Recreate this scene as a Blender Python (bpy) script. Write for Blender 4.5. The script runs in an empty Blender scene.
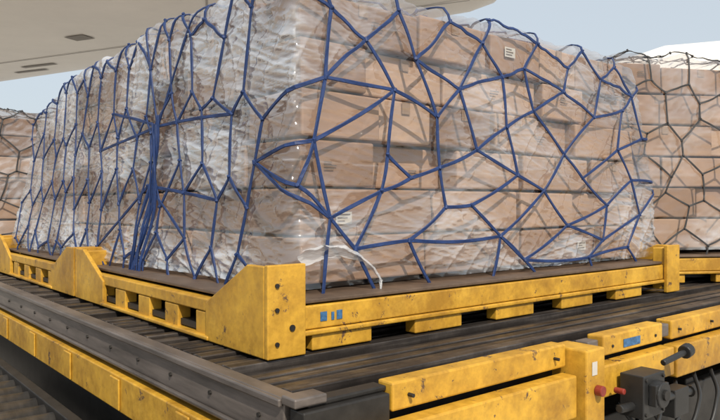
import bpy, math, random, bmesh
from mathutils import Vector, noise, Matrix
R=random.Random(11)
scene=bpy.context.scene
CZ=.63
# ------------------------------------------------------------ helpers
class MB:
    def __init__(s): s.v=[]; s.f=[]
    def box(s,x0,x1,y0,y1,z0,z1,rot=0,j=0):
        n=len(s.v); cx,cy=(x0+x1)/2,(y0+y1)/2; c,sn=math.cos(rot),math.sin(rot)
        for z in (z0,z1):
            for x,y in ((x0,y0),(x1,y0),(x1,y1),(x0,y1)):
                dx,dy=x-cx,y-cy
                s.v.append((cx+dx*c-dy*sn+R.uniform(-j,j),cy+dx*sn+dy*c+R.uniform(-j,j),z+R.uniform(-j,j)))
        for q in ((3,2,1,0),(4,5,6,7),(0,1,5,4),(1,2,6,5),(2,3,7,6),(3,0,4,7)):
            s.f.append(tuple(n+i for i in q))
        return s
    def cyl(s,p,q,r,k=12,r2=None):
        p,q=Vector(p),Vector(q); r2=r if r2 is None else r2
        d=(q-p).normalized(); a=d.orthogonal().normalized(); b=d.cross(a); n=len(s.v)
        for c,rr in ((p,r),(q,r2)):
            for i in range(k):
                t=2*math.pi*i/k; s.v.append(tuple(c+a*math.cos(t)*rr+b*math.sin(t)*rr))
        for i in range(k):
            s.f.append((n+i,n+(i+1)%k,n+k+(i+1)%k,n+k+i))
        s.f.append(tuple(n+i for i in reversed(range(k)))); s.f.append(tuple(n+k+i for i in range(k)))
        return s
    def prism(s,poly,axis,a,b):
        n=len(s.v); k=len(poly)
        for t in (a,b):
            for p,q in poly:
                s.v.append({'x':(t,p,q),'y':(p,t,q),'z':(p,q,t)}[axis])
        for i in range(k):
            s.f.append((n+i,n+(i+1)%k,n+k+(i+1)%k,n+k+i))
        s.f.append(tuple(n+i for i in reversed(range(k)))); s.f.append(tuple(n+k+i for i in range(k)))
        return s
def mk(name,mb,mat,parent=None,bevel=0,smooth=False,seg=2):
    me=bpy.data.meshes.new(name); me.from_pydata(mb.v,[],mb.f)
    bm=bmesh.new(); bm.from_mesh(me); bmesh.ops.recalc_face_normals(bm,faces=bm.faces); bm.to_mesh(me); bm.free()
    if smooth:
        for p in me.polygons: p.use_smooth=True
    o=bpy.data.objects.new(name,me); scene.collection.objects.link(o)
    if mat: me.materials.append(mat)
    if parent: o.parent=parent
    if bevel:
        m=o.modifiers.new('bevel','BEVEL'); m.width=bevel; m.segments=seg; m.limit_method='ANGLE'
    return o
def empty(name,loc=(0,0,0),rz=0):
    e=bpy.data.objects.new(name,None); scene.collection.objects.link(e); e.location=loc; e.rotation_euler=(0,0,rz); e.empty_display_size=.2
    return e
def lerp(a,b,t): return a+(b-a)*t
def sstep(a,b,x):
    t=max(0,min(1,(x-a)/(b-a))); return t*t*(3-2*t)
# ------------------------------------------------------------ materials
def newmat(name):
    m=bpy.data.materials.new(name); m.use_nodes=True; nt=m.node_tree
    return m,nt,nt.nodes['Principled BSDF']
def N(nt,t,**k):
    n=nt.nodes.new(t)
    for a,b in k.items():
        if a in n.inputs: n.inputs[a].default_value=b
        else: setattr(n,a,b)
    return n
def tex(nt,scale=(1,1,1),rot=(0,0,0),src='Object'):
    c=N(nt,'ShaderNodeTexCoord'); m=N(nt,'ShaderNodeMapping'); m.inputs['Scale'].default_value=scale; m.inputs['Rotation'].default_value=rot
    nt.links.new(c.outputs[src],m.inputs[0]); return m.outputs[0]
def noi(nt,vec,scale=5,detail=4,rough=.6,dist=0):
    n=N(nt,'ShaderNodeTexNoise'); n.inputs['Scale'].default_value=scale; n.inputs['Detail'].default_value=detail
    n.inputs['Roughness'].default_value=rough; n.inputs['Distortion'].default_value=dist
    nt.links.new(vec,n.inputs['Vector']); return n.outputs['Fac']
def ramp(nt,fac,stops):
    r=N(nt,'ShaderNodeValToRGB'); e=r.color_ramp.elements
    while len(e)<len(stops): e.new(.5)
    for i,(p,c) in enumerate(stops):
        e[i].position=p; e[i].color=(c if len(c)==4 else (*c,1)) if isinstance(c,tuple) else (c,c,c,1)
    nt.links.new(fac,r.inputs[0]); return r.outputs[0]
def mixc(nt,fac,a,b,mode='MIX'):
    m=N(nt,'ShaderNodeMix',data_type='RGBA',blend_type=mode)
    for s,v in ((0,fac),(6,a),(7,b)):
        if isinstance(v,(float,int)): m.inputs[s].default_value=v if s==0 else (v,v,v,1)
        elif isinstance(v,tuple): m.inputs[s].default_value=(*v,1)
        else: nt.links.new(v,m.inputs[s])
    return m.outputs[2]
def math_(nt,op,a,b=0.0,clamp=False):
    m=N(nt,'ShaderNodeMath',operation=op,use_clamp=clamp)
    for i,v in enumerate((a,b)):
        if isinstance(v,(float,int)): m.inputs[i].default_value=v
        else: nt.links.new(v,m.inputs[i])
    return m.outputs[0]
def bump(nt,h,bsdf,strength=.3,dist=.01):
    b=N(nt,'ShaderNodeBump'); b.inputs['Strength'].default_value=strength; b.inputs['Distance'].default_value=dist
    nt.links.new(h,b.inputs['Height'])
    if bsdf: nt.links.new(b.outputs[0],bsdf.inputs['Normal'])
    return b.outputs[0]
def mat_simple(name,col,rough=.5,metal=0,var=.25,scale=8,stretch=(1,1,1),bmp=.15,coord='Object'):
    m,nt,b=newmat(name); v=tex(nt,stretch,src=coord); f=noi(nt,v,scale,4,.65)
    c=ramp(nt,f,[(.25,tuple(x*(1-var) for x in col)),(.75,tuple(min(1,x*(1+var)) for x in col))])
    nt.links.new(c,b.inputs['Base Color']); b.inputs['Roughness'].default_value=rough; b.inputs['Metallic'].default_value=metal
    if bmp: bump(nt,f,b,bmp,.004)
    return m
def mat_yellow():
    m,nt,b=newmat('worn_yellow_paint'); v=tex(nt)
    big=noi(nt,v,3,4,.7); fine=noi(nt,v,26,5,.75); chip=noi(nt,v,7,8,.8,.3)
    base=ramp(nt,big,[(.3,(.45,.24,.025)),(.52,(.60,.335,.032)),(.75,(.66,.39,.05))])
    dirt=ramp(nt,fine,[(.35,.6),(.6,1.)])
    base=mixc(nt,.4,base,dirt,'MULTIPLY')
    gr=ramp(nt,noi(nt,v,1.9,6,.78),[(.42,(1.,1.,1.)),(.62,(.45,.38,.32))])
    base=mixc(nt,.75,base,gr,'MULTIPLY')
    cm=ramp(nt,chip,[(.595,0.),(.62,.95)])
    rust=ramp(nt,fine,[(.3,(.04,.025,.018)),(.6,(.12,.065,.035)),(.8,(.2,.15,.10))])
    c=mixc(nt,cm,base,rust)
    nt.links.new(c,b.inputs['Base Color'])
    nt.links.new(ramp(nt,fine,[(.2,.32),(.8,.65)]),b.inputs['Roughness'])
    bump(nt,fine,b,.25,.002); return m
def mat_deck():
    m,nt,b=newmat('worn_deck_steel')
    v=tex(nt,(.35,10,10)); s=noi(nt,v,3,4,.6); v2=tex(nt); g=noi(nt,v2,3,6,.75)
    c=ramp(nt,s,[(.3,(.030,.026,.024)),(.5,(.058,.051,.047)),(.7,(.15,.137,.128))])
    d=ramp(nt,g,[(.35,(.3,.27,.25)),(.5,(.75,.71,.69)),(.66,(1.3,1.25,1.2))]); c=mixc(nt,.9,c,d,'MULTIPLY')
    nt.links.new(c,b.inputs['Base Color']); b.inputs['Metallic'].default_value=.5
    nt.links.new(ramp(nt,g,[(.3,.6),(.7,.3)]),b.inputs['Roughness']); bump(nt,g,b,.2,.003); return m
def mat_card():
    m,nt,b=newmat('cardboard'); v=tex(nt); oi=N(nt,'ShaderNodeObjectInfo')
    c=ramp(nt,oi.outputs['Random'],[(0,(.24,.145,.092)),(.35,(.32,.20,.130)),(.7,(.38,.245,.163)),(1,(.46,.315,.222))])
    n1=noi(nt,v,4,5,.65); c=mixc(nt,.55,c,ramp(nt,n1,[(.3,.65),(.7,1.)]),'MULTIPLY')
    nt.links.new(c,b.inputs['Base Color']); b.inputs['Roughness'].default_value=.8; return m
def mat_film():
    m,nt,b=newmat('stretch_film'); nt.nodes.remove(b)
    out=nt.nodes['Material Output']
    a=N(nt,'ShaderNodeVertexColor',layer_name='haze')
    tr=N(nt,'ShaderNodeBsdfTransparent'); tr.inputs[0].default_value=(.99,.99,.99,1)
    df=N(nt,'ShaderNodeBsdfDiffuse'); df.inputs[0].default_value=(.80,.82,.87,1)
    gl=N(nt,'ShaderNodeBsdfGlossy'); gl.inputs['Roughness'].default_value=.09; gl.inputs[0].default_value=(1,1,1,1)
    h=math_(nt,'MULTIPLY',a.outputs['Color'],.66)
    m1=N(nt,'ShaderNodeMixShader'); nt.links.new(h,m1.inputs[0]); nt.links.new(tr.outputs[0],m1.inputs[1]); nt.links.new(df.outputs[0],m1.inputs[2])
    fr=N(nt,'ShaderNodeFresnel'); fr.inputs['IOR'].default_value=1.5
    ff=math_(nt,'MINIMUM',math_(nt,'ADD',math_(nt,'MULTIPLY',fr.outputs[0],1.2),.02),.22)
    ff=math_(nt,'ADD',ff,math_(nt,'MULTIPLY',a.outputs['Color'],.36),True)
    m2=N(nt,'ShaderNodeMixShader'); nt.links.new(ff,m2.inputs[0]); nt.links.new(m1.outputs[0],m2.inputs[1]); nt.links.new(gl.outputs[0],m2.inputs[2])
    nt.links.new(m2.outputs[0],out.inputs[0]); return m
YEL=mat_yellow(); DECK=mat_deck(); CARD=mat_card(); FILM=mat_film()
BLUE=mat_simple('blue_webbing',(.007,.027,.110),.6,0,.35,60,bmp=0)
BLACKN=mat_simple('black_webbing',(.03,.03,.032),.6,0,.3,60,bmp=0)
GREY=mat_simple('worn_grey_rail',(.15,.128,.115),.42,.45,.6,5,(1,.35,3),.3)
DARK=mat_simple('dark_greasy_steel',(.022,.020,.018),.5,.3,.6,9)
ALU=mat_simple('pallet_sheet',(.11,.075,.052),.5,.2,.4,7)
BLK=mat_simple('black_rubber',(.016,.016,.016),.45,0,.3,15)
TAPE=mat_simple('packing_tape',(.27,.18,.115),.25,0,.1,8,bmp=0)
LABEL=mat_simple('paper_label',(.48,.45,.40),.6,0,.06,30,bmp=0)
PRINT=mat_simple('printed_ink',(.11,.08,.06),.7,0,.3,60,bmp=0)
BLUEST=mat_simple('blue_decal',(.04,.12,.25),.4,0,.6,60)
RED=mat_simple('red_lens',(.22,.03,.02),.3,0,.3,20)
ROLL=mat_simple('roller_steel',(.18,.17,.16),.3,.7,.4,6,(3,1,1))
WHITE=mat_simple('white_aircraft_paint',(.80,.755,.69),.35,0,.06,1.2,bmp=0)
SEAM=mat_simple('panel_gap',(.40,.37,.34),.6,0,.1,5,bmp=0)
VENT=mat_simple('vent_grille',(.25,.225,.20),.6,0,.1,5,bmp=0)
GLASS=mat_simple('window_dark',(.02,.025,.03),.1,0,.1,5,bmp=0)
# ------------------------------------------------------------ netted loads
def rid(x,k=2.4,p=2.0):
    return max(0,1-abs(x)*k)**p
def build_load(name,loc,rz,U,V,H,z0,mat_net,seed,flare=.2,front_net=None,haze=(.75,.28),taper=(.28,.28),rows=6):
    root=empty(name,loc,rz); rr=random.Random(seed)
    main=front_net is not None
    def Ue(z): return U-taper[0]*max(0,(z-z0)/(H-z0))**1.3
    def Ve(z): return V-taper[1]*max(0,(z-z0)/(H-z0))**1.3
    def left(v,z):
        zn=max(0,min(1,(z-z0)/(H-z0)))
        return -flare*(1-zn)**1.6*(.3+.7*sstep(0,V,v))-.016*math.sin(v*2.3+seed)*sstep(0,.3,v)
    def front(u,z):
        zn=max(0,min(1,(z-z0)/(H-z0)))
        return -.05*(1-zn)**2-.03*math.sin(math.pi*zn)*sstep(0,.5,u)*(1+.5*math.sin(u*2.1))
    def drop(x,y):
        if not main: return 0
        return .20*sstep(3.2,4.4,y)+.05*sstep(2.5,3.1,x)-.06*sstep(.2,.5,y)*sstep(2.1,1.7,y)-.03*sstep(2.5,2.6,y)*sstep(3.3,3.1,y)
    def wr(s,z,sd):
        o=seed*7.3
        wv=noise.noise(Vector((s*.8,z*1.3,o)))*.35
        zz=z+wv*.25; ss=s+wv*.5
        k=.5 if sd==0 else 1
        a=rid(noise.noise(Vector((ss*.9*k+z*.3+o,(zz-s*.12)*9,1))),3.6)
        b=rid(noise.noise(Vector((ss*1.2*k+o,(zz+s*.22)*14,5))),4.2)
        c=rid(noise.noise(Vector(((ss-z*.6)*5.5+o,z*1.4,9))),5.5)
        d=noise.noise(Vector((s*11,z*11,o)))
        pt=sstep(-.22,.35,noise.noise(Vector((s*1.5+3,z*2.4,o+2))))
        e=rid(noise.noise(Vector((s*4.1+o,z*4.3+s,13))),6.0)
        f=rid(noise.noise(Vector((ss*2.6*k+o,(zz-s*.05)*48,21))),2.2,1.5)
        g=rid(noise.noise(Vector((ss*1.9*k+z*2+o,(zz+s*.25)*38,31))),3.2,1.8)
        return a,b,c,d,pt,e,f,g
    per=[]
    dl=.0085 if main else .022
    nL=int(V/dl); nF=int(U/dl)
    for i in range(nL): per.append((0,1-i/nL))
    for i in range(nF): per.append((1,i/nF))
    for i in range(nL//4): per.append((2,i/(nL//4)))
    for i in range(nF//4): per.append((3,1-i/(nF//4)))
    def pos(sd,t,z):
        if sd==0: v=t*Ve(z); return Vector((left(v,z),v,z))
        if sd==1: u=t*Ue(z); return Vector((u,front(u,z),z))
        if sd==2: v=t*Ve(z); return Vector((Ue(z)+.02*math.sin(v*3),v,z))
        return Vector((t*Ue(z),Ve(z),z))
    n=len(per); nz=int((H-z0)/(.0075 if main else .022))
    cx,cy=U/2,V/2
    top_n=lambda p: .040*noise.noise(Vector((p.x*1.6+seed,p.y*1.6,2)))+.045*noise.noise(Vector((p.x*4.0+seed,p.y*4.0,3)))+.020*noise.noise(Vector((p.x*13,p.y*13,3)))-drop(p.x,p.y)
    allr=[]
    for k in range(nz+1):
        z=lerp(z0,H-.05,k/nz); zn=(z-z0)/(H-z0)
        ps=[pos(sd,t,z) for sd,t in per]; ss=[0]
        for i in range(1,n): ss.append(ss[-1]+(ps[i]-ps[i-1]).length)
        for _ in range(4): ps=[(ps[i-1]+ps[i]*2+ps[(i+1)%n])/4 for i in range(n)]
        r=[]
        tz=sstep(.6,1,zn)
        for i in range(n):
            sd,t=per[i]
            tg=ps[(i+1)%n]-ps[i-1]; nm=Vector((tg.y,-tg.x,0)).normalized()
            if sd<2:
                a,b,c,d,pt,e,f,g=wr(ss[i],z,sd)
                amp=1.0
                dd=noise.noise(Vector((ss[i]*1.3+seed,z*2.2,1)))*.018+amp*(.008*a+.007*b+.008*c+.002*d+.006*e+.0028*f+.0035*g)-.012
                st=max(a*.8,b,c*.7,e*.6)
                low=sstep(.40,.03,zn)
                pk=.06+.94*pt
                if sd==0: h0=haze[0]; cap=.95
                else:
                    w_=sstep(0,.03,t); h0=lerp(haze[0]*.7,haze[1],w_); cap=lerp(.85,.6,w_)
                h=h0*(.02+.06*pt)+h0*.8*st*pk+h0*(.7*f*f+.7*g)*pk
                h+=(.02+.22*f+.35*st)*low*pt
                bz=(z*2.1+ss[i]*.055+ .02*noise.noise(Vector((ss[i]*2,0,seed))))%1
                h+=.05*h0*(1 if bz<.35 else 0)+(.25*h0+.05 if bz<.014 else 0)
                h+=.03*sstep(.92,1,zn)
                h=cap*(1-math.exp(-h/cap))
            else: dd=-.01; h=.3
            p=ps[i]+nm*dd; p.z=z+tz*top_n(p)
            r.append((p,ss[i],h))
        allr.append((r,z))
    base_=allr[-1][0]
    for a in (25,50,75,90):
        a=math.radians(a); ins=.05*(1-math.cos(a)); up=.05*math.sin(a)
        r=[]
        for p,s,h in base_:
            c=Vector((cx-p.x,cy-p.y,0)); c.normalize()
            r.append((p+c*ins+Vector((0,0,up)),s,h))
        allr.append((r,H+ins))
    base_=allr[-1][0]
    for f in (.05,.1,.18,.3,.45,.6,.75,.9,.99):
        r=[]
        for p,s,h in base_:
            q=Vector((lerp(p.x,cx,f),lerp(p.y,cy,f),p.z)); q.z=H+top_n(q)+(p.z-H-top_n(p))*(1-f)
            r.append((q,s,.3))
        allr.append((r,H+f))
    verts=[];hz=[];faces=[]
    for r,zz in allr:
        for p,s,h in r: verts.append(p); hz.append(h)
    for k in range(len(allr)-1):
        for i in range(n-1):
            a=k*n+i; faces.append((a,a+1,a+1+n,a+n))
        faces.append((k*n+n-1,k*n,(k+1)*n,(k+1)*n+n-1))
    me=bpy.data.meshes.new('stretch_film'); me.from_pydata(verts,[],faces)
    me.polygons.foreach_set('use_smooth',[True]*len(me.polygons))
    ca=me.color_attributes.new('haze','FLOAT_COLOR','POINT')
    cf=[]
    for h in hz: cf+=[h,h,h,1]
    ca.data.foreach_set('color',cf)
    fo=bpy.data.objects.new('stretch_film',me); scene.collection.objects.link(fo); fo.parent=root; me.materials.append(FILM)
    # boxes
    rh=(H-.05-z0)/rows; tape=MB(); lab=MB(); ink=MB()
    def carton(x0,x1,y0,y1,za,zb,face=None):
        if zb>H-.12: zb-=drop((x0+x1)/2,(y0+y1)/2)
        if zb-za<.05: return
        m=MB().box(x0,x1,y0,y1,za+.003,zb-.003,rr.uniform(-.015,.015),.005)
        o=mk('carton',m,CARD,root,.010,seg=2)
        if face=='f':
            c=(x0+x1)/2; y=y0-.0055
            if rr.random()<.5: tape.box(c-.03,c+.03,y-.001,y,zb-.07,zb-.008)
            if rr.random()<.3:
                lx=rr.uniform(x0+.06,x1-.2); lz=rr.uniform(za+.05,zb-.12)
                if rr.random()<.1: lab.box(lx,lx+.10,y-.003,y-.002,lz,lz+.06)
                for q in range(3): ink.box(lx+.01,lx+.01+rr.uniform(.04,.08),y-.005,y-.004,lz+.012+q*.016,lz+.018+q*.016)
        if face=='l':
            c=(y0+y1)/2; x=x0-.0055
            if rr.random()<.7: tape.box(x-.001,x,c-.03,c+.03,zb-.07,zb-.008)
    for k in range(rows):
        za=z0+.005+k*rh; zb=za+rh
        u1=Ue(zb)-.05; v1=Ve(zb)-.05
        x=.045+rr.uniform(0,.01); first=True
        while x<u1-.15:
            w=rr.choice((.42,.5,.6,.78,.9)); 
            if k==0: w=rr.choice((.85,.9))
            if u1-(x+w)<.3: w=u1-x
            rec=rr.choice((0,0,.01,.02,.05,.07)) if not first else 0
            if main and za<.85<zb and x<.95<x+w: rec=.12
            top=zb-(rr.uniform(0,.03) if k==rows-1 else 0)
            g=rr.choice((.014,.022,.045))
            carton(x,x+w-g,.036+rec,.52,za,top-.008,'f'); x+=w; first=False
        y=.535
        while y<v1-.15:
            w=rr.choice((.42,.5,.6,.7))
            if v1-(y+w)<.3: w=v1-y
            rec=rr.choice((0,0,.015,.03,.06))
            carton(.036+rec,.5,y,y+w-rr.choice((.014,.035)),za,zb-.008,'l')
            carton(u1-.48,u1-rec*.5,y,y+w-.012,za,zb); y+=w
        if u1>1.6:
            x=.52
            while x<u1-.55:
                w=min(.6,u1-.5-x); carton(x,x+w-.01,v1-.5,v1,za,zb); x+=w
    carton(.51,Ue(H)-.55,.535,Ve(H)-.96,H-.05-rh,H-.13)
    carton(.51,Ue(H)-.55,.535,Ve(H)-.56,z0+.01,H-.06-rh)
    if tape.v: mk('packing_tape',tape,TAPE,root)
    if lab.v: mk('shipping_labels',lab,LABEL,root)
    if ink.v: mk('printed_marks',ink,PRINT,root)
    # net: one continuous sheet. s<0 left face (v=-s), 0..Ue front, >Ue right side; z above the rim runs over the top
    zr=H-.05; r_=.07
    def P(s,z,lift=0):
        zz=min(z,zr); u_=Ue(zz); o=.012+lift
        rad=.05
        if s<-rad: base_=Vector((left(-s,zz)-o,-s,zz)); inn=Vector((1,0,0))
        elif s<rad:
            t=(s+rad)/(2*rad)*math.pi/2; lx=left(rad,zz)-o; fy=front(rad,zz)-o
            base_=Vector((lerp(lx,rad,1-math.cos(t)),lerp(rad,fy,math.sin(t)),zz)); inn=Vector((math.cos(t),math.sin(t),0))
        elif s<u_-rad: base_=Vector((s,front(s,zz)-o,zz)); inn=Vector((0,1,0))
        elif s<u_+rad:
            t=(s-u_+rad)/(2*rad)*math.pi/2; fy=front(u_,zz)-o
            base_=Vector((lerp(u_-rad,u_+o,math.sin(t)),lerp(fy,rad,1-math.cos(t)),zz)); inn=Vector((-math.sin(t),math.cos(t),0))
        else: base_=Vector((u_+o+.012,s-u_,zz)); inn=Vector((-1,0,0))
        if z>zr:
            d=z-zr; a=min(d/r_,math.pi/2); rest=max(0,d-r_*math.pi/2)
            q=base_+inn*(r_*(1-math.cos(a))+rest); q.z=zr+r_*math.sin(a)+top_n(q)-.004
            return q,(-inn*math.cos(a)+Vector((0,0,math.sin(a)))).normalized()
        base_.z+=sstep(.6,1,(z-z0)/(H-z0))*top_n(base_)*.9
        return base_,-inn
    lines=[]; knots=[]
    bw=.0100 if main else .008
    def add(a,b,sag=None,kn=True):
        sag=rr.uniform(-.010,.010) if sag is None else sag
        L=math.hypot(a[0]-b[0],a[1]-b[1]); k=max(6,int(L/.04))
        nx,nz_=-(b[1]-a[1])/(L+1e-6),(b[0]-a[0])/(L+1e-6)
        pts=[]
        for i in range(k+1):
            t=i/k; w=math.sin(math.pi*t)*sag*L*3
            pts.append(P(lerp(a[0],b[0],t)+nx*w,lerp(a[1],b[1],t)+nz_*w,.002*math.sin(math.pi*t)+rr.uniform(0,.001)))
        lines.append(pts)
        if kn: knots.extend((pts[0],pts[-1]))
    lo=z0-.045; hi=H+.45
    def clip(a,b):
        if a[1]<lo and b[1]<lo or a[1]>hi and b[1]>hi: return None
        def f(p,q):
            if p[1]<lo: t=(lo-p[1])/(q[1]-p[1]); return (lerp(p[0],q[0],t),lo)
            return p
        return f(a,b),f(b,a)
    def hexnet(s0,s1,w,hh,amp,jx,jz):
        nc=max(1,round(abs(s1-s0)/(w/2))); nr=int((hi-lo)/hh)+2; nodes={}
        for r in range(-1,nr+1):
            for c in range(nc+1):
                nodes[r,c]=(lerp(s0,s1,c/nc)+rr.uniform(-jx,jx),lo+.12+r*hh+(amp if (r+c)%2 else -amp)+rr.uniform(-jz,jz))
        for (r,c),p in nodes.items():
            if c<nc:
                e=clip(p,nodes[r,c+1])
                if e: add(*e)
            if (r+c)%2 and (r+1,c) in nodes:
                e=clip(p,nodes[r+1,c])
                if e: add(*e)
        return nodes
    if main:
        nd,ed=front_net
        for a,b in ed: 
            e=clip(nd[a],nd[b])
            if e: add(*e)
        hl=hexnet(-.28,-Ve(H)-.1,.30,.43,.085,.06,.08)
        hr=hexnet(Ue(H)+.25,Ue(H)+V,.4,.42,.07,.03,.04)
        lf=[p for p in nd if p[0]<.22]; rt=[p for p in nd if p[0]>2.85]
        for hx,cand in ((hl,lf),(hr,rt)):
            col=sorted([p for (r,c),p in hx.items() if c==0 and lo-.1<p[1]<hi-.1],key=lambda p:p[1])
            for q in cand:
                p=min(col,key=lambda p:abs(p[1]-q[1])+abs(p[0]-q[0])*.2)
                e=clip(p,q)
                if e and abs(p[1]-q[1])<.35: add(*e)
        allh=[p for p in hl.values()]
        near=lambda x,z: min(allh,key=lambda p:(p[0]+x)**2+(p[1]-z)**2)
        for q in range(6):
            a=(1.45+rr.uniform(-.04,.04),1.13+rr.uniform(-.05,.06)); b=(1.64+rr.uniform(-.13,.13),.2)
            pts=[]; ph=rr.uniform(0,6)
            for i in range(17):
                t=i/16; sp=lerp(.5,1,abs(t-.45)*2)
                x=lerp(a[0],b[0],t)+.03*sp*math.sin(ph+t*8)-.05*math.sin(math.pi*t); z=lerp(a[1],b[1],t)
                pp,nn=P(-x,z); pts.append((pp+Vector((-.015+.012*math.cos(ph+t*8),0,0)),Vector((-1,math.sin(ph+t*5),0)).normalized()))
            lines.append(pts)
        for tx,tz in ((.60,1.25),(.80,1.95),(1.75,1.95),(2.1,1.35),(2.3,1.0),(.62,.62),(1.0,.35),(2.2,.45)):
            tgt=near(tx,tz) if tz<1.9 else (-tx,tz)
            add((-1.47,1.12) if tz>.9 else (-1.55,.75),tgt)
    else:
        hexnet(-Ve(H),U+V,.34,.31,.055,.05,.05)
    for i in range(1,int(V/.35)):
        y=i*.35; pts=[]
        for j in range(15):
            x=lerp(0.2,Ue(H)-.2,j/14); pts.append((Vector((x,y+.06*(-1)**j,H+.02+top_n(Vector((x,y,0))))),Vector((0,0,1))))
        lines.append(pts)
    nb=MB(); sec=[(-1,0),(-.75,.42),(.75,.42),(1,0),(.75,-.42),(-.75,-.42)]
    for pts in lines:
        m=len(pts); b0=len(nb.v)
        for i,(p,nn) in enumerate(pts):
            tg=(pts[min(i+1,m-1)][0]-pts[max(i-1,0)][0]).normalized()
            sdv=tg.cross(nn).normalized(); up=sdv.cross(tg).normalized()
            tw=.25*math.sin(i*.9+b0)
            s2=sdv*math.cos(tw)+up*math.sin(tw); u2=up*math.cos(tw)-sdv*math.sin(tw)
            for x,y in sec: nb.v.append(tuple(p+s2*x*bw+u2*y*bw))
        for i in range(m-1):
            for j in range(6):
                nb.f.append((b0+i*6+j,b0+i*6+(j+1)%6,b0+(i+1)*6+(j+1)%6,b0+(i+1)*6+j))
        nb.f.append(tuple(b0+j for j in range(6))); nb.f.append(tuple(b0+(m-1)*6+j for j in range(6)))
    mk('cargo_net',nb,mat_net,root,0,False)
    kb=MB(); seen=set()
    for e,nn in knots:
        kk=(round(e.x,2),round(e.y,2),round(e.z,2))
        if kk in seen or e.z<lo+.01: continue
        seen.add(kk)
        d=Vector((rr.uniform(-.5,.5),rr.uniform(-.5,.5),rr.uniform(-1,1))).normalized()*.012
        kb.cyl(e-d+nn*.002,e+d+nn*.002,bw*1.05,8)
    mk('net_knots',kb,mat_net,root,.003)
    return root
nodes=[(.25,1.72),(.32,1.55),(.52,1.45),(.75,1.61),(.72,1.80),(.28,1.23),(.69,1.21),(.21,.93),(.29,.57),(.63,.88),(.59,.70),(.79,.77),(1.0,.83),(.99,1.10),(.85,1.39),(1.14,1.65),(1.08,1.9),(1.18,1.27),(1.31,.94),(1.26,.63),(1.52,.45),(.43,.42),(.78,.45),(1.59,1.09),(1.57,1.38),(1.40,1.55),(1.5,1.72),(1.87,1.21),(1.79,1.46),(1.94,1.64),(1.96,.72),(1.69,.81),(2.21,1.38),(2.27,1.57),(2.44,1.66),(2.19,.96),(2.40,.81),(2.56,1.23),(2.66,1.50),(2.21,.50),(2.69,.63),(2.84,1.02),(2.92,1.31),(2.84,1.63),(3.06,1.45),(3.01,.81),(3.12,.56),(2.63,.39),(3.17,1.12),
 (.22,.1),(.62,.1),(1.02,.1),(1.42,.1),(2.0,.1),(2.55,.1),(3.2,.1),(1.15,2.1),(1.65,2.1),(2.0,2.1),(2.5,2.1),(.2,2.1),(.75,2.1),(2.9,2.1),(3.25,1.63),(1.75,.30),(1.05,.62),(2.45,.28),(2.95,.33),(.14,.72)]
nodes=[(u-.13,z) for u,z in nodes]
edges=[(0,1),(1,2),(2,3),(3,4),(1,5),(2,6),(5,2),(5,7),(7,6),(6,13),(6,9),(9,11),(10,11),(10,8),(8,7),(11,12),(13,14),(14,3),(14,15),(15,16),(13,17),(17,24),(17,18),(18,12),(12,65),(65,19),(19,20),(18,23),(23,24),(24,25),(25,15),(25,26),(23,27),(27,28),(28,24),(28,29),(23,31),(31,30),(30,20),(30,35),(35,27),(27,32),(32,33),(33,29),(33,34),(32,37),(37,38),(38,34),(37,42),(42,44),(38,43),(35,36),(36,41),(41,42),(41,45),(45,40),(40,36),(40,39),(39,30),(45,46),(46,47),(47,40),(39,47),(48,41),(48,44),(8,21),(21,22),(22,20),(21,50),(8,49),(22,51),(20,52),(39,64),(64,53),(64,20),(47,66),(66,54),(66,64),(46,67),(67,55),(67,66),(26,57),(29,58),(34,59),(9,10),(19,31),(16,56),(0,60),(4,61),(43,62),(44,43),(44,63),(26,29),(65,22),(8,68),(68,7),(12,13),(17,14),(18,31),(32,28),(37,35),(10,21),(5,6),(1,0),(25,17),(38,44),(20,64)]
main=build_load('netted_cargo_load',(.13,.22,0),0,3.29,4.55,1.71,.245,BLUE,3,.20,(nodes,edges),haze=(.80,.24))
L2=build_load('netted_cargo_load',(3.52,.60,0),math.radians(-30),2.2,2.3,1.87,.26,BLACKN,61,.05,haze=(.3,.16),taper=(.05,.05))
L3=build_load('netted_cargo_load',(-.12,5.35,0),0,3.1,2.5,1.62,.26,BLACKN,72,.12,haze=(.5,.3),taper=(.2,.2))
def ribbon(path,w0,w1,seedv):
    mb=MB(); n=60; k=9
    for i in range(n+1):
        t=i/n; f=t*(len(path)-1); a=min(int(f),len(path)-2); q=f-a
        c=Vector(path[a]).lerp(Vector(path[a+1]),q); w=lerp(w0,w1,t)*(1+.25*math.sin(t*9))
        for j in range(k):
            s=(j/(k-1)-.5)*2; ang=t*3+seedv+s*1.2
            mb.v.append((c.x+.25*w*math.sin(s*5+t*9),c.y-w*s*math.sin(ang)*.8-.006*noise.noise(Vector((t*14,s*4,seedv))),c.z+w*s*abs(math.cos(ang*.6))+.006*noise.noise(Vector((t*16,s*3,seedv+4)))))
    for i in range(n):
        for j in range(k-1):
            a=i*k+j; mb.f.append((a,a+1,a+k+1,a+k))
    return mb
BAG,nt,b=newmat('bunched_film'); b.inputs['Base Color'].default_value=(.55,.56,.58,1); b.inputs['Roughness'].default_value=.22
b.inputs['Alpha'].default_value=.55; bump(nt,noi(nt,tex(nt,(6,6,30)),3,3,.6),b,.8,.01)
mk('film_tail',ribbon([(-.02,-.065,.24),(.10,-.07,.27),(.22,-.075,.255),(.32,-.085,.21),(.40,-.09,.15),(.44,-.095,.09),(.43,-.10,.04)],.055,.013,1),BAG,main,0,True).location=(0,0,.17)
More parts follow.
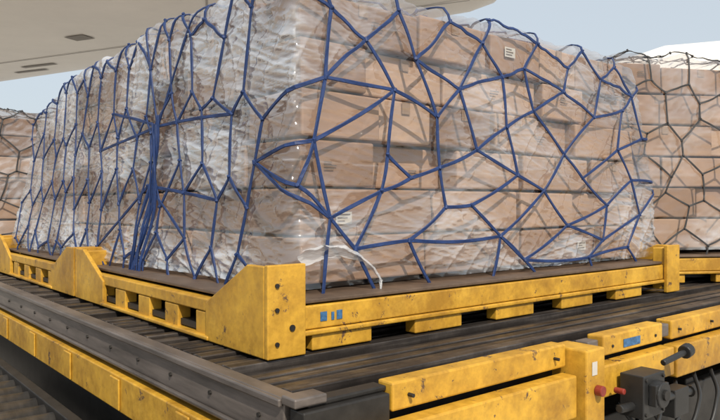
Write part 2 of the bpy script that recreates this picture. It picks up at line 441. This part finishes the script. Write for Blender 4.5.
# ------------------------------------------------------------ yellow pallet bases
def base(name,loc,rz,X0,X1,Y0,Y1,hpost=.34,hn=.34,sticker=False):
    root=empty(name,loc,rz); y=MB()
    for ya,yb in ((Y0+.02,Y0+.10),(Y1-.10,Y1-.02)):
        y.box(X0+.2,X1-.18,ya,yb,.095,.197)
        y.box(X0+.2,X1-.18,ya-.012,yb,.070,.092)
        x=X0+.25
        while x<X1-.4:
            y.box(x,x+.34,ya+.004,yb-.004,0,.068); x+=.62
    for xa,xb in ((X0+.012,X0+.09),(X1-.09,X1-.012)):
        y.box(xa,xb,Y0+.12,Y1-.12,.13,.19)
        yy=Y0+.5
        while yy<Y1-.5:
            y.box(xa+.003,xb-.003,yy,yy+.16,0,.128); yy+=.36
        y.box(xa-.02,xb+.02,Y0+.5,Y1-.5,.002,.022)
    mk('beams',y,YEL,root,.006)
    c=MB()
    for sx,xo in ((1,X0),(-1,X1)):
        for sy,yo in ((1,Y0),(-1,Y1)):
            h=hn if (sx==1 and sy==1) else hpost
            a=xo+(0 if sx>0 else -.19); b_=xo+(.19 if sx>0 else 0)
            y0=yo-.015 if sy>0 else yo-.012; c.box(a,b_,y0,y0+.027,0,h)
            xx0=xo if sx>0 else xo-.028
            f=lambda d: yo+sy*d
            poly=[(f(.014),0),(f(.53),.0),(f(.53),h*.46),(f(.15),h*.985),(f(.014),h*.985)]
            c.prism(poly,'x',xx0+.0,xx0+.028)
            c.box(min(a+.03,b_-.03) if sx>0 else a+.01, b_-.01 if sx>0 else b_-.03, min(f(.016),f(.10)),max(f(.016),f(.10)),.02,h-.02)
    mk('corner_brackets',c,YEL,root,.005)
    d=MB()
    for z in (.06,.2,.3):
        d.cyl((X0+.045,Y0-.022,z),(X0+.045,Y0-.014,z),.010,8); 
    d.cyl((X0+.12,Y0-.020,.12),(X0+.12,Y0-.014,.12),.014,10)
    mk('bolts',d,DARK,root)
    s=MB().box(X0+.06,X1-.05,Y0+.03,Y1-.03,.205,.222)
    mk('pallet_sheet',s,ALU,root,.004)
    s=MB().box(X0+.03,X1-.03,Y0+.14,Y1-.14,.03,.06); mk('underframe',s,DARK,root)
    if sticker:
        s=MB(); s.box(.12,.155,Y0+.0165,Y0+.0195,.125,.165); s.box(.18,.195,Y0+.0165,Y0+.0195,.125,.16); s.box(.21,.24,Y0+.0165,Y0+.0195,.125,.165)
        mk('decal',s,BLUEST,root)
    return root
base('cargo_pallet_base',(0,0,0),0,-.17,3.38,0,2.45,.34,.385,True)
base('cargo_pallet_base',(0,0,0),0,-.17,3.38,2.52,4.86)
base('cargo_pallet_base',(3.40,.47,0),math.radians(-30),0,2.5,0,2.5)
base('cargo_pallet_base',(-.25,5.2,0),0,0,3.4,0,2.45)
# ------------------------------------------------------------ loader platform
ld=empty('cargo_loader_platform')
m=MB(); yv=-.505; i=0
while yv<8.4:
    w=R.choice((.05,.075,.06)); zz=R.choice((-.006,-.006,-.016,-.036))
    x=-.33
    while x<7.2:
        L=R.choice((2.4,3.2,4.0)); x2=min(7.2,x+L); m.box(x,x2-.004,yv,yv+w,-.065,zz-R.uniform(0,.002)); x=x2
    yv+=w+R.choice((.02,.03,.045)); i+=1
mk('deck_slats',m,DECK,ld,.004)
mk('deck_pan',MB().box(-.34,7.2,-.5,8.5,-.16,-.07),DARK,ld)
m=MB().box(-.41,-.34,-.50,8.5,-.165,-.004); m.box(-.43,-.412,-.5,8.5,-.03,-.002); m.box(-.43,-.412,-.5,8.5,-.165,-.145)
mk('side_rail',m,GREY,ld,.006)
m=MB(); 
for k in range(24): m.cyl((-.418,-.35+k*.36,-.09),(-.408,-.35+k*.36,-.09),.009,8)
mk('rail_bolts',m,DARK,ld)
m=MB().box(-.45,-.37,-.42,8.5,-.36,-.19)
for k in range(12): m.box(-.462,-.452,.1+k*.75,.22+k*.75,-.35,-.2)
mk('side_beam',m,YEL,ld,.006)
m=MB(); m.box(-.02,1.04,-.60,-.52,-.10,.004); m.box(-.28,1.03,-.665,-.585,-.315,-.125)
m.box(1.05,1.20,-.70,-.50,-.38,-.015)
m.box(1.32,1.90,-.62,-.53,-.09,.006); m.box(1.21,1.95,-.66,-.58,-.27,-.12)
m.box(2.02,2.85,-.61,-.52,-.10,.004); m.box(1.97,3.5,-.665,-.585,-.29,-.12)
m.box(3.5,3.65,-.70,-.50,-.38,-.015); m.box(3.7,7.2,-.60,-.52,-.10,.002); m.box(3.66,7.2,-.66,-.58,-.3,-.12)
mk('front_beams',m,YEL,ld,.008)
m=MB(); m.box(-.34,7.2,-.52,-.505,-.3,-.02); m.box(-.40,-.03,-.60,-.52,-.14,-.03); m.box(-.36,-.02,-.57,-.50,-.03,-.01)
m.box(-.36,7.2,-.58,-.52,-.75,-.40); m.box(-.34,-.2,-.6,8.5,-.8,-.37)
for k in range(7): m.box(.3+k*1.0,.42+k*1.0,-.56,2.0,-1.25,-.37)
mk('chassis',m,DARK,ld,.006)
m=MB().box(-.42,-.29,-.58,-.50,-.02,.012); m.box(1.22,1.31,-.60,-.53,-.08,-.012); m.box(1.91,2.01,-.60,-.53,-.08,-.012)
mk('rail_end_plates',m,GREY,ld,.006)
m=MB(); m.box(1.36,1.56,-.80,-.68,-.36,-.16); m.box(1.40,1.52,-.84,-.80,-.30,-.2)
m.cyl((1.46,-.85,-.25),(1.46,-.74,-.25),.06,20); m.cyl((1.25,-.74,-.30),(1.95,-.74,-.34),.02,12); m.cyl((1.62,-.76,-.14),(1.80,-.78,-.11),.016,10)
m.cyl((1.80,-.78,-.11),(1.85,-.78,-.10),.035,14); m.box(1.75,1.9,-.76,-.68,-.44,-.3)
mk('coupling_gear',m,BLK,ld,.008)
m=MB()
for x,z in ((1.38,-.18),(1.54,-.18),(1.38,-.34),(1.54,-.34)): m.cyl((x,-.808,z),(x,-.80,z),.009,6)
m.cyl((1.46,-.862,-.25),(1.46,-.85,-.25),.025,12); m.cyl((1.95,-.74,-.34),(1.97,-.74,-.34),.03,12)
for x in (.06,.95,1.4,1.82,2.1,2.5): m.cyl((x,-.626,-.05),(x,-.60,-.05),.008,6)
mk('gear_bolts',m,DARK,ld,.001)
m=MB().cyl((1.13,-.735,-.2),(1.13,-.70,-.2),.024,20); m.cyl((1.30,-.74,-.23),(1.30,-.69,-.23),.014,16); mk('marker_lamp',m,RED,ld,.004)
m=MB().box(1.09,1.13,-.703,-.701,-.13,-.07); mk('data_plate',m,LABEL,ld)
m=MB().box(1.5,1.66,-.624,-.6215,-.07,-.03); mk('stencil',m,BLUEST,ld)
cu=bpy.data.curves.new('hoses','CURVE'); cu.dimensions='3D'; cu.bevel_depth=.011; cu.bevel_resolution=3
for q in range(5):
    sp=cu.splines.new('BEZIER'); sp.bezier_points.add(3); xs=1.0+q*.22
    for i,(dx,dy,dz) in enumerate(((0,-.62,-.33),(.15,-.74,-.45-.03*q),(.4,-.74,-.42),(.6,-.62,-.32))):
        bp=sp.bezier_points[i]; bp.co=(xs+dx,dy,dz+.02*math.sin(q*3)); bp.handle_left_type=bp.handle_right_type='AUTO'
cu.materials.append(BLK); ho=bpy.data.objects.new('hoses',cu); scene.collection.objects.link(ho); ho.parent=ld
# ------------------------------------------------------------ roller conveyor lower left
rc=empty('roller_conveyor')
m=MB()
for k in range(34):
    y=-1.0+k*.17; m.cyl((-2.6,y,-.50),(-.60,y,-.50),.05,14)
mk('rollers',m,ROLL,rc,0,True)
m=MB()
for x in (-2.65,-1.6,-.58): m.box(x-.03,x+.03,-1.1,5.2,-.60,-.43)
for y in (-1,1,3,5): 
    for x in (-2.65,-.58): m.box(x-.04,x+.04,y-.04,y+.04,-1.3,-.6)
mk('side_frames',m,DARK,rc,.005)
mk('pan',MB().box(-2.6,-.6,-1.0,5.1,-.66,-.62),DARK,rc)
# ------------------------------------------------------------ ground
m,nt,b=newmat('concrete_apron'); v=tex(nt); n1=noi(nt,v,.15,5,.6); n2=noi(nt,v,6,4,.7)
c=mixc(nt,.4,ramp(nt,n1,[(.3,(.38,.355,.32)),(.7,(.46,.43,.39))]),ramp(nt,n2,[(.3,.7),(.7,1.)]),'MULTIPLY'); nt.links.new(c,b.inputs['Base Color']); b.inputs['Roughness'].default_value=.85
g=MB(); g.v=[(-900,-900,-1.3),(900,-900,-1.3),(900,900,-1.3),(-900,900,-1.3)]; g.f=[(0,1,2,3)]
mk('apron_ground',g,m)
jm=MB()
for k in range(-10,11):
    jm.box(k*7.5+3,k*7.5+3.05,-75,75,-1.302,-1.296); jm.box(-75,75,k*7.5+1,k*7.5+1.05,-1.302,-1.2955)
mk('apron_joints',jm,DARK)
# ------------------------------------------------------------ aircraft overhead
ca_,sa_=.7705,.6374
def W(X,Y,z): return Vector((ca_*X+sa_*Y-1.628,-sa_*X+ca_*Y-2.365,z))
wing=empty('aircraft_wing')
st=[(-26,26.8,9),(-20,23.6,9),(-9.2,17.4,8.8),(-3,13.75,8.3),(1.0,11.4,8.0),(1.75,10.9,8.0),(2.05,10.5,8.5),(2.15,9.9,9.2)]
THK=[.9,.8,.62,.5,.4,.33,.22,.06]
mb=MB(); K=24
for si,(X,Yf,Yn) in enumerate(st):
    th=THK[si]; zb=3.62+(.0 if si<5 else (.02,.07,.15)[si-5])
    for k in range(K):
        a=2*math.pi*k/K; c=math.cos(a); s=math.sin(a)
        Y=lerp(Yn,Yf,(c+1)/2); zz=zb+th*.35+(abs(s)**.8)*(th*.65 if s>0 else -th*.35)
        mb.v.append(W(X,Y,zz))
for si in range(len(st)-1):
    for k in range(K):
        mb.f.append((si*K+k,si*K+(k+1)%K,(si+1)*K+(k+1)%K,(si+1)*K+k))
mb.f.append(tuple(range(K))); mb.f.append(tuple((len(st)-1)*K+k for k in range(K)))
mk('wing_skin',mb,WHITE,wing,0,True)
def under(X,Y):
    for i,(a,b) in enumerate(zip(st,st[1:])):
        if a[0]<=X<=b[0]:
            t=(X-a[0])/(b[0]-a[0]); Yf=lerp(a[1],b[1],t); Yn=lerp(a[2],b[2],t); th=lerp(THK[i],THK[i+1],t)
            c=(Y-Yn)/(Yf-Yn)*2-1
            if abs(c)>=.99: return None
            return 3.62+th*.35-((1-c*c)**.4)*th*.35
    return None
def strip(mb,p,q,w,off=.010,n=30):
    d=Vector((q[0]-p[0],q[1]-p[1])).normalized(); nx,ny=-d.y*w/2,d.x*w/2; prev=None
    for i in range(n+1):
        t=i/n; X,Y=lerp(p[0],q[0],t),lerp(p[1],q[1],t); z1=under(X+nx,Y+ny); z2=under(X-nx,Y-ny)
        if z1 is None or z2 is None: prev=None; continue
        a=len(mb.v); mb.v+= [W(X+nx,Y+ny,z1-off),W(X-nx,Y-ny,z2-off)]
        if prev is not None: mb.f.append((prev,prev+1,a+1,a))
        prev=a
s=MB()
strip(s,(-20,20.4),(1.6,9.9),.035)
for X in (-15,-8.2,-2.6): 
    Yf=lerp(23.6,10.9,(X+20)/21.7); strip(s,(X,Yf-1.9),(X+.5,9.3),.03)
mk('panel_gaps',s,SEAM,wing)
s=MB()
for (X,Y,w,l) in ((-7.9,15.6,.14,.9),(-7.4,14.9,.14,.9),(-5.2,12.2,.3,.4)): strip(s,(X,Y),(X+l,Y-.45*l),w,.012,6)
mk('vents',s,VENT,wing)
ac=empty('parked_aircraft')
mb=MB(); K=32; stn=[(0,.05,-.3),(.25,.7,-.25),(.8,1.25,-.15),(1.8,1.85,-.05),(3.4,2.35,0),(6,2.6,0),(30,2.6,0),(36,1.9,.5),(42,.5,1.3)]
for x,r,dz in stn:
    for k in range(K):
        a=2*math.pi*k/K; mb.v.append(W(8.6+x,27+x*.05+math.cos(a)*r,4.6+dz+math.sin(a)*r))
for i in range(len(stn)-1):
    for k in range(K): mb.f.append((i*K+k,i*K+(k+1)%K,(i+1)*K+(k+1)%K,(i+1)*K+k))
mb.f.append(tuple(range(K))); mb.f.append(tuple((len(stn)-1)*K+k for k in range(K)))
mk('fuselage',mb,WHITE,ac,0,True)
mb=MB()
for yy in (-.15,.15):
    for x,z in [(46,5),(52,5.5),(54,11),(51,11)]: mb.v.append(W(x-9,28.9+yy,z))
mb.f+=[(0,1,2,3),(7,6,5,4)]+[(i,(i+1)%4,4+(i+1)%4,4+i) for i in range(4)]
mk('tail_fin',mb,WHITE,ac)
mb=MB()
for k in range(30): 
    p=W(13.6+k*.8,27+(5+k*.8)*.05-2.56,5.2); mb.box(p.x-.12,p.x+.12,p.y-.06,p.y+.06,p.z-.17,p.z+.17,math.atan2(-sa_,ca_))
mk('cabin_windows',mb,GLASS,ac,.03)
mb=MB()
for X,Y in ((13,27.5),(32,26.5),(32,30)):
    mb.cyl(W(X,Y,-.8)-Vector((.2,0,0)),W(X,Y,-.8)+Vector((.2,0,0)),.5,20); mb.cyl(W(X,Y,-.8),W(X,Y,2.4),.12,10)
mk('landing_gear',mb,BLK,ac)
# ------------------------------------------------------------ light
sd=Vector((-.26,-.62,.70)).normalized()
el=math.asin(sd.z)
w=bpy.data.worlds.new('World'); scene.world=w; w.use_nodes=True; nt=w.node_tree
sky=nt.nodes.new('ShaderNodeTexSky'); sky.sky_type='NISHITA'; sky.sun_disc=False; sky.sun_elevation=el; sky.sun_rotation=math.atan2(sd.x,sd.y)
sky.dust_density=3; sky.air_density=1.0; sky.ozone_density=1.0
mx=mixc(nt,.70,sky.outputs[0],(6.9,7.6,8.1))
nt.links.new(mx,nt.nodes['Background'].inputs[0]); nt.nodes['Background'].inputs[1].default_value=.11
sl=bpy.data.lights.new('sun','SUN'); sl.energy=4.9; sl.angle=math.radians(.6); sl.color=(1,.91,.78)
so=bpy.data.objects.new('sun',sl); scene.collection.objects.link(so); so.rotation_euler=sd.to_track_quat('Z','Y').to_euler()
# ------------------------------------------------------------ camera
cam=bpy.data.cameras.new('camera'); cam.sensor_width=36; cam.lens=33.9; cam.clip_end=3000; cam.clip_start=.05
co=bpy.data.objects.new('camera',cam); scene.collection.objects.link(co); co.location=(-1.628,-2.365,CZ)
co.rotation_euler=(math.radians(89.6),0,math.radians(-39.6)); scene.camera=co
scene.view_settings.view_transform='Standard'; scene.view_settings.look='None'; scene.view_settings.exposure=0
